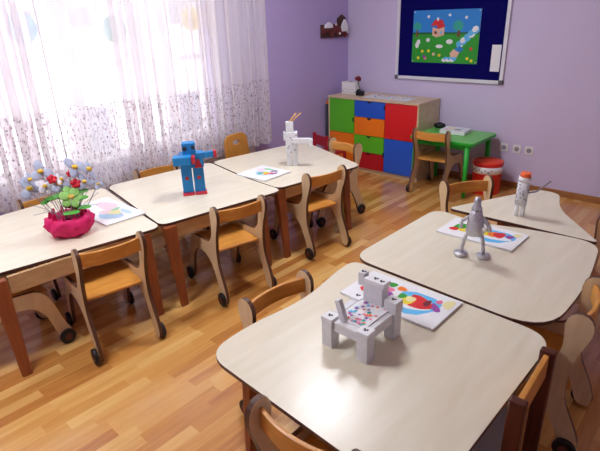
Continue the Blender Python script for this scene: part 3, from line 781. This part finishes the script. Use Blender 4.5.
# flower arrangement
v = Vector((-2.83, 1.07)).normalized()
t = thing('flower_arrangement', 'artificial flowers in a crumpled magenta crepe pot on the left table', 'flowers', (-2.86, 1.09, .56), math.atan2(-v.x, v.y))
rr = random.Random(4)
wv = [(rr.uniform(0, 6.28), rr.choice([5, 7, 8, 11])) for _ in range(9)]
q = MB(); q.lathe([(.075, 0), (.10, .015), (.125, .05), (.13, .085), (.118, .11), (.10, .118), (.07, .10), (.02, .09)], n=48, wob=lambda a, j: .10*math.sin(wv[j % 9][1]*a+wv[j % 9][0])+.06*math.sin(17*a+2*j)); q.build('crepe_pot', 'magenta', t)
q = MB()
for k in range(10):
    a = k*.628; q.prism([(0, 0), (.05, .0), (.035, .045), (.01, .05)], -.001, .001, fn=lambda x, y, z: ((.075+x*.7)*math.cos(a+z*20), (.075+x*.7)*math.sin(a+z*20), .105+y))
q.build('crepe_ruffle', 'magenta', t)
def flower(x, y, z, kind, R, tilt=0.0, spin=0.0):
    st = MB(); bx_, by_ = x*.25, y*.25+.0
    st.tube([(bx_, by_, .09), (x*.6, y*.6, z*.55), (x, y, z-.004)], .0025, n=6); s_ = st.build('stem', 'wire' if kind in ('grey', 'white') else 'leafc', t)
    fl = MB(); e = Euler((PI/2-.45+tilt, 0, spin)).to_matrix()
    npet = {'grey': 3, 'white': 5, 'lime': 6, 'bud': 5}[kind]
    for k in range(npet):
        a = 2*PI*k/npet+PI/2+spin
        for sg in (0,):
            c_ = e @ Vector((R*.55*math.cos(a), R*.55*math.sin(a), .006*(k % 2)))
            rm = (e @ Matrix.Rotation(a, 3, 'Z')).to_euler()
            fl.ball(Vector((x, y, z))+c_, (R*.55, R*(.42 if kind != 'bud' else .5), .004 if kind != 'bud' else R*.4), n=10, rot=rm)
    m = {'grey': 'petal', 'white': 'petalw', 'lime': 'lime', 'bud': 'bud'}[kind]
    f_ = fl.build('flower_head', m, t)
    if kind != 'bud':
        c_ = e @ Vector((0, 0, .008)); cc = MB(); cc.ball(Vector((x, y, z))+c_, (R*.3, R*.3, R*.22), n=10); cc.build('flower_center', 'gold', f_)
for a in ((-.165, .02, .30, 'grey', .062, 0, .3), (-.155, -.02, .36, 'grey', .05, 0, 1.2), (-.09, .03, .385, 'grey', .06, 0, .1), (-.09, 0, .305, 'white', .05, 0, .8), (-.01, -.01, .31, 'grey', .055, 0, .2),
          (.0, 0, .33, 'white', .042, 0, .9), (.085, .02, .385, 'grey', .062, 0, .5), (.155, .02, .36, 'grey', .062, 0, 1.1), (.12, -.01, .30, 'grey', .05, 0, .2), (.19, 0, .27, 'grey', .035, 0, .4),
          (-.04, -.02, .345, 'bud', .026), (.075, -.02, .30, 'bud', .028), (.055, .0, .355, 'bud', .018), (.035, -.05, .235, 'lime', .062, 0, .2)):
    flower(*a)
def leaf(x, y, z, a, l, w_, tilt):
    k = MB(); rm = Euler((tilt, 0, a)); k.ball((x, y, z), (l, w_, .004), n=10, rot=rm); k.build('leaf', 'leafc', t)
for a in ((-.02, -.03, .25, .5, .05, .02, .5), (-.06, -.01, .235, .2, .045, .018, .6), (.085, -.04, .22, -.3, .045, .02, .4), (-.10, -.02, .22, .9, .04, .012, .7), (.10, -.02, .25, .4, .04, .018, .5), (.02, -.09, .155, 0, .05, .022, .3), (.09, -.07, .17, -.4, .045, .02, .4), (.0, .02, .27, 1.2, .04, .018, .4)):
    leaf(*a)
q = MB()
for k in range(14):
    a = k*.449; q.tube([(.05*math.cos(a), .05*math.sin(a), .09), (.10*math.cos(a), .10*math.sin(a), .17), (.19*math.cos(a), .10*math.sin(a), .22+.06*math.sin(3*a))], .0016, n=5)
q.build('twig', 'wire', t)
q = MB()
for k in range(9):
    a = k*.7; q.ball((.035+.035*math.cos(a), .03*math.sin(a)+.01, .13+.01*k), (.02, .02, .018), n=8)
q.build('berry_cluster', 'maroon', t)

# ------------------------------------------------------------------ lamps
def lamp(x, y, label, e=1):
    t = thing('ceiling_or_fill_lamp', label, 'lamp', (x, y, ZC))
    MB().cyl((0, 0, -.03), (0, 0, 0), .26, n=40).build('mount', 'white', t)
    MB().lathe([(.24, -.031), (.24, -.06), (.2, -.085), (.1, -.098), (.001, -.1)], n=40).build('diffuser', 'lamp', t)
lamp(-2.30, 2.75, 'round ceiling lamp above the aisle between table rows')
lamp(-2.30, .30, 'added round fill lamp above near end of window row')  # second fixture added only as fill light for the room, out of view


pl = bpy.data.lights.new('window_portal', 'AREA'); pl.shape = 'RECTANGLE'; pl.size = WY1-WY0; pl.size_y = WZ1-WZ0
pl.cycles.is_portal = True
po = bpy.data.objects.new('window_portal', pl); COL.objects.link(po); po.location = (XL-.22, (WY0+WY1)/2, (WZ0+WZ1)/2)
po.rotation_euler = Vector((1, 0, 0)).to_track_quat('-Z', 'Z').to_euler()

w = bpy.data.worlds.new('sky'); S.world = w; w.use_nodes = True
bg = w.node_tree.nodes['Background']; bg.inputs[0].default_value = lin((246, 248, 255)); bg.inputs[1].default_value = 2.9

# ------------------------------------------------------------------ camera
cam = bpy.data.cameras.new('camera'); co = bpy.data.objects.new('camera', cam); COL.objects.link(co); S.camera = co
cam.sensor_width = 36; cam.sensor_fit = 'HORIZONTAL'; cam.lens = 36*500/600; cam.clip_start = .02
QT = Matrix(((0.7414471169679023, 0.670292228346506, -0.031056422174188913), (-0.23640012463571303, 0.304250630884119, 0.9227927907601116), (0.6279897720601871, -0.6768603121951315, 0.38404291942815894)))
co.matrix_world = Matrix.Translation((0, 0, 1.7)) @ QT.transposed().to_4x4()
S.view_settings.view_transform = 'Standard'; S.view_settings.look = 'None'; S.view_settings.gamma = 1; S.view_settings.exposure = .55
S.view_settings.use_curve_mapping = False
S.cycles.use_denoising = True
S.cycles.max_bounces = 8; S.cycles.transparent_max_bounces = 16
